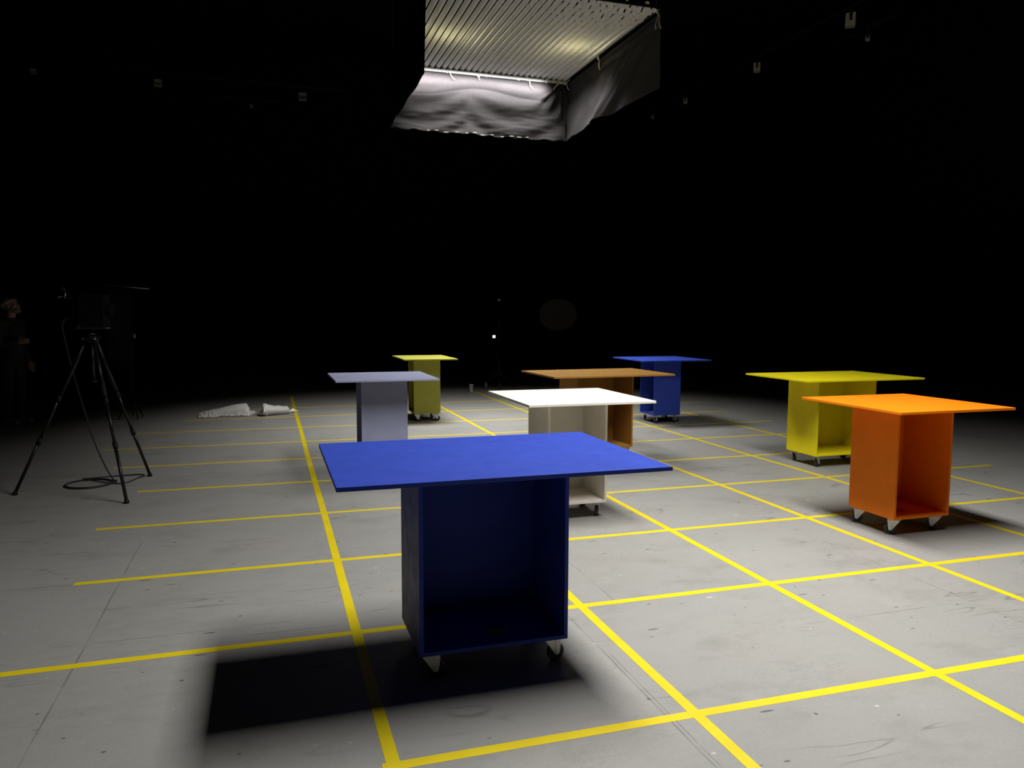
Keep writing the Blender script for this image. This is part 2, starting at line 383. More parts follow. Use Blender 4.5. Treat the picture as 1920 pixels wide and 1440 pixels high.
# slips of paper lying in the open bases
def slip(label, x, y, rz, w_, d_, col):
    bm = bmesh.new(); n = 4; vs_ = []
    for i in range(n+1):
        for j in range(2):
            u = i/n-0.5; vs_.append(bm.verts.new((u*w_, (j-0.5)*d_, 0.0006+0.003*(abs(u)*2)**2)))
    for i in range(n): bm.faces.new((vs_[2*i], vs_[2*i+2], vs_[2*i+3], vs_[2*i+1]))
    bmesh.ops.solidify(bm, geom=bm.faces[:], thickness=0.0005)
    o = obj('paper_slip', bm, mat('paper', col, 0.8, 0, 0.2)); o.location = (x, y, ZB+0.0182); o.rotation_euler = (0, 0, rz)
    tag(o, label, 'paper', 'paper slips left in table bases')
slip('orange brown paper slip lying inside the front blue table base', 0.57, 0.69, 0.05, 0.085, 0.085, (0.90, 0.42, 0.16))
slip('pale paper slip lying inside the far dark blue table base', 5.03, 7.62, 0.2, 0.07, 0.10, (0.75, 0.73, 0.70))
slip('orange paper slip lying inside the orange table base', 4.05, 1.90, 0.3, 0.10, 0.07, (0.80, 0.22, 0.03))

# ------------------------------------------------------------------ overhead softbox
SX0, SX1, SY0, SY1, SZ = 1.43, 4.17, 5.97, 9.03, 5.2
sb = tag(empty('overhead_softbox', ((SX0+SX1)/2, (SY0+SY1)/2, SZ)), 'big overhead softbox with ridged grey fabric and hanging dark skirts', 'softbox')
bx, by = sb.location.x, sb.location.y
fab = mat('ridged_diffusion_fabric', (0.80, 0.80, 0.86), 0.75, 0, 0.2); tf = NT(fab)
o_ = tf.n('ShaderNodeTexCoord').outputs['Object']
tr = tf.n('ShaderNodeBsdfTranslucent'); tr.inputs[0].default_value = (0.62, 0.60, 0.52, 1)
mx = tf.n('ShaderNodeMixShader'); mx.inputs[0].default_value = 0.2
tf.l(tf.b.outputs[0], mx.inputs[1]); tf.l(tr.outputs[0], mx.inputs[2])
tf.l(mx.outputs[0], tf.t.nodes['Material Output'].inputs[0])
tf.bump(tf.noise(o_, 90, 3), 0.3, 0.004)
NR = 30; PX = 10; NY = 240
bm = bmesh.new(); grid = []
W_, D_ = SX1-SX0, SY1-SY0
for j in range(NY+1):
    fy = j/NY; y = SY0+D_*fy; row = []
    for i in range(NR*PX+1):
        fx = i/(NR*PX); ph = fx*NR
        x = SX0+W_*fx + 0.09*math.sin(PI*fx)*(0.30*math.sin(fy*5.0+fx*2.0)*(1-fy) + 0.8*(1-fy)**3*noise.noise(Vector((fx*3, fy*2, 1))))
        rid = abs(math.sin(PI*ph))
        pinch = 0.5+0.5*math.cos(2*PI*fy*D_/0.075 + PI*(i//PX))
        z = SZ+0.085 - 0.075*rid**0.45 + 0.009*pinch*(1-rid)*1.0 - 0.007*pinch*rid
        sag = 0.05*math.sin(PI*fx)*math.sin(PI*fy)
        ruff = max(0, (0.30-fy)/0.30)*max(0, (fx-0.25)/0.75)
        z -= sag*0.5
        z += ruff*0.07*noise.noise(Vector((fx*22, fy*40, 3.0)))
        row.append(bm.verts.new((x-bx, y-by, z-SZ)))
    grid.append(row)
for j in range(NY):
    for i in range(NR*PX):
        if i % PX not in (0, PX-1): bm.faces.new((grid[j][i], grid[j+1][i], grid[j+1][i+1], grid[j][i+1]))
obj('diffuser_fabric', bm, fab, sb, True)

duv = mat('dark_skirt_cloth', (0.085, 0.079, 0.082), 0.85, 0, 0.2); td_ = NT(duv)
o_ = td_.n('ShaderNodeTexCoord').outputs['Object']
td_.bump(td_.noise(o_, 120, 3), 0.2, 0.003)
def sstep(a, b, x):
    x = max(0, min(1, (x-a)/(b-a))); return x*x*(3-2*x)
blk_duv = mat('black_skirt_cloth', (0.006, 0.006, 0.006), 0.9, 0, 0.05)
def skirt(name, n, mrows, P, m_=None):
    bm = bmesh.new(); g = []
    for j in range(mrows+1):
        g.append([bm.verts.new(Vector(P(i/n, j/mrows))-Vector((bx, by, SZ))) for i in range(n+1)])
    for j in range(mrows):
        for i in range(n): bm.faces.new((g[j][i], g[j][i+1], g[j+1][i+1], g[j+1][i]))
    bmesh.ops.solidify(bm, geom=bm.faces[:], thickness=0.003)
    bmesh.ops.recalc_face_normals(bm, faces=bm.faces[:])
    return obj(name, bm, m_ or duv, sb, True)
DROP = 0.875
def far_p(u, v):
    # u 0 left .. 1 right, v 0 top .. 1 bottom; cloth inner face looks to -y
    x = SX0+W_*u; z = SZ-0.03-DROP*v
    top = 0.30+0.06*math.sin(2*PI*(u*1.15+0.1))+0.03*math.sin(11*u)      # lower edge of the bulged upper band
    bul = math.sin(PI*min(1, v/top))**0.8*0.055 if v < top else 0
    d = bul*(1-sstep(0.86, 0.98, u)*0.6)
    # swags hung between the left corner, a middle point and the right corner
    for (ua, ub, dep, amp, frq) in ((-0.16, 0.44, 0.36, 0.019, 5.6), (0.38, 1.0, 0.44, 0.022, 4.4)):
        s = (u-ua)/(ub-ua)
        if 0 < s < 1:
            vv = v-dep*4*s*(1-s)*1.0
            d += amp*math.sin(vv*2*PI*frq*0.6+0.8)*sstep(0.20, 0.42, v)*(4*s*(1-s))**0.6
    # gathered folds fanning out of the right corner
    dx, dz = (0.965-u)*W_, v*DROP
    r = math.hypot(dx, dz)+1e-3; a = math.atan2(dx, dz)
    d += 0.045*math.sin(a*15+0.7)*sstep(0.0, 0.10, r)*(1-sstep(0.35, 0.62, r))*(1-sstep(0.75, 1.1, abs(a)))
    d += 0.03*noise.noise(Vector((u*6, v*3.0, 5)))*sstep(0.2, 0.6, v) + 0.010*noise.noise(Vector((u*10-v*6, v*16+u*5, 8)))*sstep(0.3, 0.7, v)
    x -= 0.02*v*(1-u)
    if v > 0.97: z += 0.010*math.sin(u*60)+0.012*noise.noise(Vector((u*30, 0, 0)))
    return (x, SY1-d-0.005, z)
skirt('far_skirt', 200, 80, far_p)
def right_p(u, v):
    # u 0 far corner .. 1 near corner
    y = SY1-0.01-(D_-0.02)*u; z = SZ-0.03-(DROP)*v
    d = 0.0
    for k, (uc, sl, am, wd) in enumerate(((0.92, 0.50, 0.05, 0.035), (0.83, 0.46, 0.06, 0.05), (0.70, 0.34, 0.05, 0.05), (0.52, 0.20, 0.05, 0.09), (0.30, 0.08, 0.03, 0.10))):
        q = (u-(uc-sl*(v-0.15)))/wd
        d += am*math.exp(-q*q)*sstep(0.02, 0.35, v)
    d += 0.03*noise.noise(Vector((u*6, v*3, 9)))*v
    z += 0.02*math.sin(PI*u)*v+0.012*noise.noise(Vector((u*14, 0, 4)))*v
    return (SX1-d+0.02*v*0, y, z)
skirt('right_skirt', 160, 60, right_p)
def left_p(u, v):
    y = SY1-0.01-(SY1-6.30)*u; z = SZ+0.12-(DROP+0.12)*v
    return (SX0-0.03+0.008*math.sin(u*17+v)*v, y-0.16*v*u*0+0.30*u*v*0.4, z)
skirt('left_skirt', 90, 30, left_p, blk_duv)
pipe_m = mat('white_frame_pipe', (0.80, 0.79, 0.79), 0.35, 0.0, 0.5)
tie_m = mat('white_cotton_tie', (0.80, 0.79, 0.76), 0.8, 0, 0.2)
ZP = SZ-0.0
blk_pipe = mat('black_frame_pipe', (0.01, 0.01, 0.01), 0.5, 0.2)
def pipe(a, b, r=0.022, m_=None):
    bm = bmesh.new(); tube(bm, [Vector(p)-Vector((bx, by, SZ)) for p in (a, b)], r, 12); return obj('frame_pipe', bm, m_ or pipe_m, sb, True)
pf = pipe((SX0, SY1-0.045, ZP-0.02), (SX1-0.03, SY1-0.045, ZP-0.02), 0.026)
pr_ = pipe((SX1-0.012, SY0, SZ+0.02), (SX1-0.012, SY1-0.03, SZ+0.02), 0.018, blk_pipe)
pl_ = pipe((SX0+0.012, SY0, SZ+0.02), (SX0+0.012, SY1-0.03, SZ+0.02), 0.018, blk_pipe)
pipe((SX0, SY0, SZ+0.02), (SX1, SY0, SZ+0.02), 0.018, blk_pipe)
def tie(parent, p, tails, r=0.0065, ring=0.030):
    bm = bmesh.new(); p = Vector(p)
    pts = [p+Vector((0, ring*math.cos(a), ring*math.sin(a))) for a in (2*PI*k/12 for k in range(13))]
    tube(bm, pts, r, 6)
    for tl in tails:
        q = [p+Vector((0, -ring, -0.01))]
        for k in range(1, 5): q.append(q[0]+Vector(tl)*(k/4)+Vector((0.01*math.sin(k*1.7), -0.008*k, 0)))
        tube(bm, q, r*0.8, 6)
    bm2 = bm
    bmesh.ops.translate(bm2, verts=bm2.verts, vec=-Vector((bx, by, SZ)))
    return obj('tie', bm2, tie_m, parent, True)
for fx, tl in ((0.16, ((0.0, 0, -0.07),)), (0.30, ((0.09, 0, -0.12),)), (0.475, ((-0.03, 0, -0.05), (0.0, 0, -0.09))), (0.52, ()), (0.70, ((0.01, 0, -0.04),)), (0.76, ((0.05, 0, -0.14),)), (0.87, ()), (0.945, ((-0.11, -0.02, -0.13),)), (0.985, ((0.05, -0.02, 0.04), (0.03, -0.03, -0.12)))):
    tie(pf, (SX0+W_*fx, SY1-0.045, ZP-0.02), tl)
tie(pr_, (SX1-0.03, 7.75, SZ-0.02), ((0.0, -0.01, -0.17),), 0.008, 0.02)
tie(pr_, (SX1-0.03, 6.02, SZ-0.01), ((-0.05, -0.01, -0.22), (0.02, 0, -0.20)), 0.006, 0.02)
# knots of the hem along the far skirt
bm_k = bmesh.new(); box(bm_k, -0.035, 0.035, -0.006, 0.006, -0.007, 0.007, 0.004)
mk = bpy.data.meshes.new('hem_tie'); bm_k.to_mesh(mk); bm_k.free(); mk.materials.append(mat('grey_hem_cord', (0.35, 0.34, 0.33), 0.8))
for k in range(12):
    u = 0.20+0.052*k+0.006*math.sin(k*5)
    P = Vector(far_p(u, 0.985))-Vector((bx, by+0.012, SZ)); h = link(bpy.data.objects.new('hem_tie', mk), sb); h.location = P
    h.scale = (0.6+0.4*abs(math.sin(k*2.3)), 1, 0.8)
cab = mat('black_steel_cable', (0.01, 0.01, 0.01), 0.5, 0.3)
for x_, y_ in ((SX0+0.012, SY0+0.1), (SX1-0.012, SY0+0.1), (SX0+0.012, SY1-0.1), (SX1-0.012, SY1-0.1)):
    bm = bmesh.new(); tube(bm, [(x_-bx, y_-by, 0.02), (x_-bx, y_-by, HZ-SZ)], 0.004, 6); obj('suspension_cable', bm, cab, sb)

# ------------------------------------------------------------------ ceiling fixtures on pipes
blk = mat('black_metal', (0.006, 0.006, 0.007), 0.5, 0.1, 0.25)
gry = mat('pale_grey_housing', (0.42, 0.41, 0.39), 0.5)
dkg = mat('dark_grey_lens', (0.10, 0.10, 0.10), 0.3)
def rail(label, a, b):
    bm = bmesh.new(); tube(bm, [a, b], 0.03, 10)
    n = 3
    for k in range(n+1):
        p = Vector(a).lerp(Vector(b), k/n); tube(bm, [p, (p.x, p.y, HZ)], 0.008, 6)
    return tag(obj('lighting_pipe', bm, blk), label, 'pipe')
rail('black pipe hung under the ceiling at the back left', (-6.5, 18.1, 7.32), (1.6, 18.1, 7.28))
rail('black pipe hung under the ceiling along the right', (9.02, 7.5, 6.72), (9.02, 16.2, 6.72))
rail('lower black pipe hung beneath the back left lamp row', (-1.6, 17.8, 6.78), (0.0, 17.8, 6.78))
rail('short black pipe behind the right row of lamps', (9.55, 8.0, 6.50), (9.55, 9.4, 6.50))
def fixture(label, loc, s, rz, group):
    s *= 0.82
    root = tag(empty('ceiling_lamp', loc, rz), label, 'lamp', group)
    bm = bmesh.new(); box(bm, -s, s, -s*0.8, s*0.8, -s, s, s*0.12); obj('housing', bm, gry, root)
    bm = bmesh.new(); box(bm, -s*0.78, s*0.78, -s*0.86, -s*0.8, -s*0.72, s*0.1, s*0.05); obj('lens', bm, dkg, root)
    bm = bmesh.new(); tube(bm, [(0, 0, s*0.99), (0, 0, s+0.09)], 0.012, 8); box(bm, -0.03, 0.03, -0.03, 0.03, s+0.07, s+0.13, 0.004); obj('clamp', bm, blk, root)
    bm = bmesh.new()
    for sg in (-1, 1): box(bm, sg*s*1.02-0.006, sg*s*1.02+0.006, -0.02, 0.02, -s*0.3, s+0.02)
    box(bm, -s*1.04, s*1.04, -0.02, 0.02, s+0.01, s+0.022); obj('yoke', bm, blk, root)
G1, G2 = 'lamps hung at the back left', 'lamps hung in a row along the right'
fixture('small dim lamp hung at the back, leftmost of three in a row', (-5.37, 18.1, 7.08), 0.07, 0.2, G1)
fixture('small grey box lamp hung at the back, middle of three in a row', (-2.757, 18.1, 7.06), 0.105, 0.1, G1)
fixture('small grey box lamp hung at the back, nearest the softbox', (0.594, 18.1, 7.03), 0.115, -0.1, G1)
fixture('tiny lamp hung lower than the back left row', (-0.636, 17.8, 6.62), 0.045, 0, G1)
fixture('brightest hung lamp of the right row, at upper right', (9.03, 8.46, 6.50), 0.12, 0.9, G2)
fixture('hung lamp second from the upper right of the right row', (9.05, 11.07, 6.50), 0.10, 0.9, G2)
fixture('small hung lamp third from the upper right of the right row', (8.97, 13.7, 6.52), 0.07, 0.9, G2)
fixture('faint hung lamp farthest along the right row, near softbox skirt', (8.97, 15.29, 6.54), 0.055, 0.9, G2)
fixture('small bright lamp hung just below the brightest upper right lamp', (9.55, 8.63, 6.32), 0.05, 0.7, G2)

# ------------------------------------------------------------------ tripod, camera, cable at the left
carb = mat('black_carbon_tube', (0.008, 0.008, 0.009), 0.35, 0.1, 0.35)
alum = mat('brushed_metal', (0.5, 0.5, 0.52), 0.3, 0.9)
TX, TY = -1.855, 4.96
tp = tag(empty('tripod', (TX, TY, 0)), 'tall black camera tripod with spread legs at the left', 'tripod')
AP = Vector((0, 0, 1.36))
for (fx, fy) in ((-1.54, 4.39), (-2.51, 4.99), (-1.51, 5.5)):
    f = Vector((fx-TX, fy-TY, 0.02)); d = (f-AP); dn = Vector((d.x, d.y, 0)).normalized()
    a = AP+dn*0.045+Vector((0, 0, -0.02)); mid_ = a.lerp(f, 0.38)
    m2 = a.lerp(f, 0.66)
    bm = bmesh.new(); tube(bm, [a, mid_], 0.0155, 12); tube(bm, [mid_, m2], 0.0135, 12); tube(bm, [m2, f], 0.0155 if False else 0.014, 12)
    lg = obj('leg', bm, carb, tp, True)
    for q in (mid_, m2):
        dd = (f-a).normalized(); bm = bmesh.new(); tube(bm, [q-dd*0.02, q+dd*0.035], 0.0195, 12); obj('leg_lock', bm, blk, lg, True)
    bm = bmesh.new(); lathe(bm, [(0.012, 0.035), (0.018, 0.03), (0.022, 0.008), (0.020, 0.0)], 14, Matrix.Translation((f.x, f.y, 0))); obj('foot', bm, blk, lg, True)
    bm = bmesh.new(); ell(bm, a+dn*0.02+Vector((0, 0, 0.015)), (0.012, 0.012, 0.012)); obj('hinge_bolt', bm, alum, lg, True)
bm = bmesh.new(); lathe(bm, [(0.03, 1.32), (0.055, 1.335), (0.058, 1.37), (0.035, 1.385)], 20); obj('shoulder', bm, blk, tp, True)
bm = bmesh.new(); tube(bm, [(0, 0, 0.985), (0, 0, 1.33)], 0.0135, 12); lathe(bm, [(0.03, 0.972), (0.032, 0.978), (0.03, 0.986)], 16); obj('center_column', bm, carb, tp, True)
bm = bmesh.new(); lathe(bm, [(0.032, 1.384), (0.034, 1.40), (0.022, 1.41), (0.026, 1.425), (0.026, 1.437)], 20); obj('head', bm, blk, tp, True)
bm = bmesh.new(); lathe(bm, [(0.036, 1.392), (0.036, 1.398)], 20); obj('head_ring', bm, alum, tp)
bm = bmesh.new(); tube(bm, [(0.02, -0.01, 1.42), (0.10, -0.16, 1.36)], 0.008, 8); obj('pan_handle', bm, blk, tp, True)
RZ = math.radians(-8)
cm = tag(empty('camera', (TX+0.015, TY, 1.4375), RZ), 'dark boxy camera on a flat plate atop the tripod', 'camera')
dk = mat('black_camera_body', (0.003, 0.003, 0.0035), 0.8, 0, 0.1)
plm = mat('grey_plate', (0.06, 0.06, 0.055), 0.4, 0.4)
bm = bmesh.new(); box(bm, -0.125, 0.125, -0.06, 0.06, 0, 0.018, 0.003); obj('mounting_plate', bm, plm, cm)
bm = bmesh.new(); box(bm, -0.085, 0.118, -0.09, 0.09, 0.0185, 0.30, 0.008); obj('body', bm, dk, cm)
bm = bmesh.new(); lathe(bm, [(0.055, 0), (0.057, 0.03), (0.057, 0.05), (0.045, 0.052), (0.04, 0.04)], 24, Matrix.Translation((0.116, 0, 0.16)) @ Matrix.Rotation(PI/2, 4, 'Y')); obj('lens_hood', bm, dk, cm, True)
bm = bmesh.new(); box(bm, -0.16, -0.086, -0.05, 0.05, 0.09, 0.24, 0.006); obj('viewfinder', bm, dk, cm)
for xx in (-0.10, -0.055):
    bm = bmesh.new(); lathe(bm, [(0.008, 0), (0.009, 0.01), (0.006, 0.014)], 10, Matrix.Translation((xx, -0.045, 0.0175))); obj('plate_knob', bm, alum, cm)
bm = bmesh.new()
pts = [(-2.02, 4.985, 1.53), (-2.055, 4.98, 1.525), (-2.078, 4.955, 1.46), (-2.05, 4.97, 1.25), (-2.01, 5.0, 1.0), (-1.955, 5.05, 0.7), (-1.90, 5.10, 0.42), (-1.83, 5.16, 0.18), (-1.785, 5.22, 0.05), (-1.77, 5.28, 0.008), (-1.78, 5.36, 0.0065)]
for k in range(34):
    a = 0.6+k*0.42; rr = 0.20-0.012*(k//15); pts.append((-1.99+rr*math.cos(a)*(1.0+0.02*(k//15)), 5.27+rr*1.02*math.sin(a), 0.0065+0.0022*k/3.0*0.35))
pts += [(-1.72, 5.20, 0.0065), (-1.60, 5.43, 0.0065), (-1.56, 5.52, 0.0065), (-1.62, 5.60, 0.0065), (-1.8, 5.58, 0.0065), (-2.1, 5.52, 0.0065)]
# smooth the path
sp = []
P = [Vector(p) for p in pts]
for i in range(len(P)-1):
    p0, p1, p2, p3 = P[max(i-1, 0)], P[i], P[i+1], P[min(i+2, len(P)-1)]
    for k in range(4):
        s = k/4; sp.append(0.5*((2*p1)+(p2-p0)*s+(2*p0-5*p1+4*p2-p3)*s*s+(3*p1-p0-3*p2+p3)*s**3))
sp.append(P[-1])
for q in sp: q.z = max(q.z, 0.0062)
tube(bm, sp, 0.006, 8)
tag(obj('cable', bm, mat('black_rubber_cable', (0.012, 0.012, 0.012), 0.6), None, True), 'thin black cable hanging from camera to a coil on floor under tripod', 'cable')

def stand(name, label, cat, x, y, h, group=None, legr=0.42, a0=0.5, rb=0.013, m=None):
    root = tag(empty(name, (x, y, 0)), label, cat, group); m = m or blk
    bm = bmesh.new(); tube(bm, [(0, 0, 0.06), (0, 0, h*0.55)], rb, 10); obj('lower_pole', bm, m, root, True)
    bm = bmesh.new(); tube(bm, [(0, 0, h*0.54), (0, 0, h)], rb*0.7, 10); obj('upper_pole', bm, m, root, True)
    bm = bmesh.new(); lathe(bm, [(rb*1.5, h*0.52), (rb*1.7, h*0.53), (rb*1.7, h*0.56), (rb*1.3, h*0.57)], 14); obj('collar', bm, m, root, True)
    for k in range(3):
        a = a0+k*2*PI/3; bm = bmesh.new()
        tube(bm, [(0.01*math.cos(a), 0.01*math.sin(a), 0.34), (legr*0.55*math.cos(a), legr*0.55*math.sin(a), 0.20), (legr*math.cos(a), legr*math.sin(a), 0.010)], 0.010, 8); obj('leg', bm, m, root, True)
    return root
# chrome topped stand between person and tripod
cs = stand('grip_stand', 'dark stand with a shiny chrome clamp, left of the tripod', 'stand', -3.39, 11.0, 1.76, None, 0.34, 0.2); cs.scale = (1.17, 1.17, 1.018)
chr_ = mat('chrome', (0.85, 0.85, 0.86), 0.12, 1.0)
bm = bmesh.new()
tube(bm, [(0, 0, 1.74), (0.005, 0, 1.80), (0.02, -0.01, 1.86), (0.005, -0.01, 1.90)], [0.012, 0.016, 0.014, 0.016], 10)
ell(bm, (0.0, -0.015, 1.795), (0.022, 0.02, 0.018)); ell(bm, (0.012, -0.015, 1.85), (0.018, 0.018, 0.02))
ell(bm, (0.0, -0.015, 1.90), (0.02, 0.016, 0.016))
obj('clamp', bm, chr_, cs, True)
for sg in (-1, 1):
    bm = bmesh.new(); tube(bm, [(sg*0.012, -0.015, 1.79), (sg*0.04, -0.02, 1.803), (sg*0.066, -0.02, 1.79-0.012*(sg > 0)), (sg*0.06, -0.02, 1.762)], [0.007, 0.010, 0.011, 0.012], 8); obj('clamp_handle', bm, chr_, cs, True)
bm = bmesh.new(); tube(bm, [(0.0, -0.01, 1.90), (-0.03, -0.02, 1.965)], 0.005, 8); obj('clamp_pin', bm, chr_, cs, True)
# dark flag on a stand right behind the camera
fs = stand('flag_stand', 'black stand holding the dark blue flag behind tripod', 'stand', -2.335, 10.0, 1.945, None, 0.20, 1.0)
bm = bmesh.new(); tube(bm, [(-0.30, -0.012, 1.985), (0.288, -0.012, 1.935)], 0.009, 8); obj('cross_bar', bm, mat('grey_bar', (0.35, 0.35, 0.37), 0.4, 0.3), fs, True)
bm = bmesh.new(); ell(bm, (0.004, 0.03, 1.245), (0.02, 0.02, 0.03)); tube(bm, [(0, 0, 1.245), (0.004, 0.03, 1.245)], 0.008, 8); ell(bm, (0.06, -0.02, 1.24), (0.024, 0.02, 0.034)); tube(bm, [(0, 0, 1.245), (0.06, -0.02, 1.24)], 0.007, 8); obj('knob', bm, gry, fs, True)
bm = bmesh.new(); n = 10; g = []
for i in range(n+1):
    g.append([bm.verts.new((-0.30+0.345*i/n+0.012*(j/6)*i/n, -0.045+0.010*math.sin(i*1.1+j*0.5)*(0.2+j/6), 1.972-1.20*j/6-0.030*i/n)) for j in range(7)])
for i in range(n):
    for j in range(6): bm.faces.new((g[i][j], g[i+1][j], g[i+1][j+1], g[i][j+1]))
bmesh.ops.solidify(bm, geom=bm.faces[:], thickness=0.004)
fl = obj('flag', bm, mat('dark_blue_flag_cloth', (0.02, 0.022, 0.035), 0.8), None, True); fl.location = (-2.335, 10.0, 0)
tag(fl, 'dark blue cloth flag hanging from a bar behind tripod', 'flag')

# ------------------------------------------------------------------ things in the dark at the back
ds = stand('light_stand', 'thin dark stand carrying the round disc reflector', 'stand', 5.735, 13.5, 1.30, 'light stands at the back', 0.40, 0.8, 0.010)
rim = bmesh.new(); lathe(rim, [(0.425, -0.006), (0.44, 0.0), (0.425, 0.006)], 48)
bmesh.ops.scale(rim, vec=(1, 0.81, 1), verts=rim.verts)
bmesh.ops.transform(rim, matrix=Matrix.Rotation(PI/2-0.05, 4, 'X'), verts=rim.verts)
rd = empty('round_reflector', (5.765, 13.47, 1.575), -0.1); tag(rd, 'dark oval disc reflector standing upright in the dark at back', 'reflector')
obj('disc', rim, mat('dark_reflector_cloth', (0.035, 0.034, 0.03), 0.7), rd)
bm = bmesh.new(); M = Matrix.Rotation(PI/2-0.05, 4, 'X')
tube(bm, [M @ Vector((0.437*math.cos(a), 0.354*math.sin(a), 0)) for a in (2*PI*k/48 for k in range(49))], 0.008, 6); obj('rim', bm, blk, rd, True)
ls = stand('light_stand', 'thin dark stand with bright square lamp, left of disc reflector', 'stand', 4.253, 13.0, 1.90, 'light stands at the back', 0.40, 0.3, 0.010, mat('dull_metal', (0.03, 0.03, 0.03), 0.4, 0.3))
bm = bmesh.new(); ell(bm, (0, -0.01, 1.885), (0.028, 0.028, 0.03)); obj('top_knob', bm, gry, ls, True)
lp = tag(empty('panel_lamp', (4.135, 12.96, 1.113)), 'tiny bright white square lamp glowing beside a dark stand', 'lamp')
bm = bmesh.new(); box(bm, -0.035, 0.035, -0.01, 0.012, -0.035, 0.035, 0.004); box(bm, 0.03, 0.125, 0.012, 0.03, -0.008, 0.008); obj('housing', bm, blk, lp)
em = mat('lamp_panel_glow', (0.9, 0.9, 0.9)); em.node_tree.nodes['Principled BSDF'].inputs['Emission Color'].default_value = (0.93, 0.97, 1, 1); em.node_tree.nodes['Principled BSDF'].inputs['Emission Strength'].default_value = 1.1
for px_ in (-0.0155, 0.0155):
    for pz_ in (-0.0155, 0.0155):
        bm = bmesh.new(); box(bm, px_-0.0145, px_+0.0145, -0.014, -0.0102, pz_-0.0145, pz_+0.0145, 0.001); obj('led_panel', bm, em, lp)
stand('light_stand', 'thin dark empty stand right of the far blue table', 'stand', 8.857, 12.0, 1.15, 'light stands at the back', 0.36, 0.1, 0.009)
stand('light_stand', 'thin dark empty stand behind the bright yellow table', 'stand', 10.55, 9.5, 1.15, 'light stands at the back', 0.36, 0.9, 0.009)
cup = bmesh.new(); lathe(cup, [(0.030, 0.0), (0.0305, 0.002), (0.044, 0.142), (0.047, 0.143), (0.047, 0.148), (0.043, 0.148), (0.030, 0.012), (0.005, 0.010)], 28)
o = obj('paper_cup', cup, mat('white_cup', (0.80, 0.80, 0.78), 0.6), None, True); o.location = (3.55, 12.60, 0.0)
tag(o, 'white paper cup standing on the floor at far tape end', 'cup')
bm = bmesh.new(); lathe(bm, [(0.02, 0), (0.028, 0.003), (0.026, 0.10), (0.012, 0.12), (0.012, 0.14), (0.004, 0.142)], 18)
o = obj('bottle', bm, mat('dull_bottle', (0.30, 0.30, 0.30), 0.4), None, True); o.location = (4.02, 13.15, 0)
tag(o, 'small dim grey bottle on floor right of the white cup', 'bottle')

# ------------------------------------------------------------------ white bundles by the far left tape
pla = mat('white_plastic_sheet', (0.97, 0.95, 0.92), 0.4, 0, 0.5); tpn = NT(pla)
o_ = tpn.n('ShaderNodeTexCoord').outputs['Object']; tpn.bump(tpn.noise(tpn.mapping(o_, (1, 4, 1)), 14, 4), 0.5, 0.01)
clear = mat('crumpled_clear_film', (0.92, 0.90, 0.87), 0.3, 0, 0.6)
def patch(P, n, k, m, name, parent, th=0.004):
    bm = bmesh.new(); g = [[bm.verts.new(P(i/n, j/k)) for j in range(k+1)] for i in range(n+1)]
    for i in range(n):
        for j in range(k): bm.faces.new((g[i][j], g[i+1][j], g[i+1][j+1], g[i][j+1]))
    if th: bmesh.ops.solidify(bm, geom=bm.faces[:], thickness=th)
    bmesh.ops.recalc_face_normals(bm, faces=bm.faces[:]); return obj(name, bm, m, parent, True)
b1 = tag(empty('plastic_bundle', (-1.0, 10.15, 0), 0.0), 'wide flat folded white plastic sheeting, left of the two floor bundles', 'bundle', 'white plastic bundles on the floor')
def wedge(u, v):
    # u left tip .. right crest, v front .. over the top .. back
    x = -0.44+0.75*u; hgt_ = (0.022+0.150*u**0.8)*(1-0.9*sstep(0.93, 1.0, u)*0.6)
    a = PI*v; y = 0.03-0.20*math.cos(a)*(0.35+0.65*sstep(0, 0.25, u))
    z = 0.006+hgt_*math.sin(a)**0.7
    z += 0.016*noise.noise(Vector((u*2.2, v*9, 1)))*math.sin(a)
    y += 0.02*noise.noise(Vector((u*5, v*4, 3)))
    return (x, y, max(z, 0.004))
patch(wedge, 40, 28, pla, 'folded_sheet', b1)
def fringe(u, v):
    x = -0.42+0.78*u; y = -0.34+0.20*v-0.04*math.sin(u*9)
    z = 0.006+0.11*abs(noise.noise(Vector((u*17, v*5, 2))))*(0.25+v)+0.012*v; y += 0.05*noise.noise(Vector((u*14, 3, 1)))*(1-v)
    return (x, y+0.10*u, z)
patch(fringe, 70, 10, clear, 'crumpled_hem', b1)
def tail_(u, v):
    x = 0.24+0.15*u; y = -0.12+0.34*v; z = 0.010+0.055*(1-u)*abs(math.sin(v*PI))*0.8+0.035*abs(noise.noise(Vector((u*9, v*14, 7))))
    return (x, y, z)
patch(tail_, 26, 26, clear, 'crumpled_end', b1)
b2 = tag(empty('plastic_bundle', (-0.33, 9.97, 0), 0.38), 'rolled white plastic bundle with hollow end, touching the left tape line', 'bundle', 'white plastic bundles on the floor')
def rollp(u, v):
    a = 2*PI*v; x = -0.17+0.45*u
    ry = (0.16-0.08*u); rz_ = 0.080-0.028*u-0.045*sstep(0.86, 1.0, u)
    rz_ += 0.002*math.sin(u*20+a*2)
    y = ry*math.cos(a)*(1-0.75*sstep(0.86, 1.0, u)); z = rz_+0.003+rz_*math.sin(a)
    x += 0.05*math.cos(a)*(1-u)
    if math.sin(a) > 0.5: z += 0.03*math.exp(-((u-0.08)/0.09)**2)
    z += 0.006*noise.noise(Vector((u*6, math.cos(a)*2, math.sin(a)*2)))
    return (x, y, max(z, 0.003))
patch(rollp, 36, 36, pla, 'rolled_sheet', b2, 0.005)
bm = bmesh.new(); tube(bm, [(0.27, 0, 0.03), (0.33, 0.03, 0.04), (0.39, 0.06, 0.02), (0.46, 0.12, 0.012)], [0.016, 0.03, 0.012, 0.008], 8); obj('tied_tail', bm, pla, b2, True)
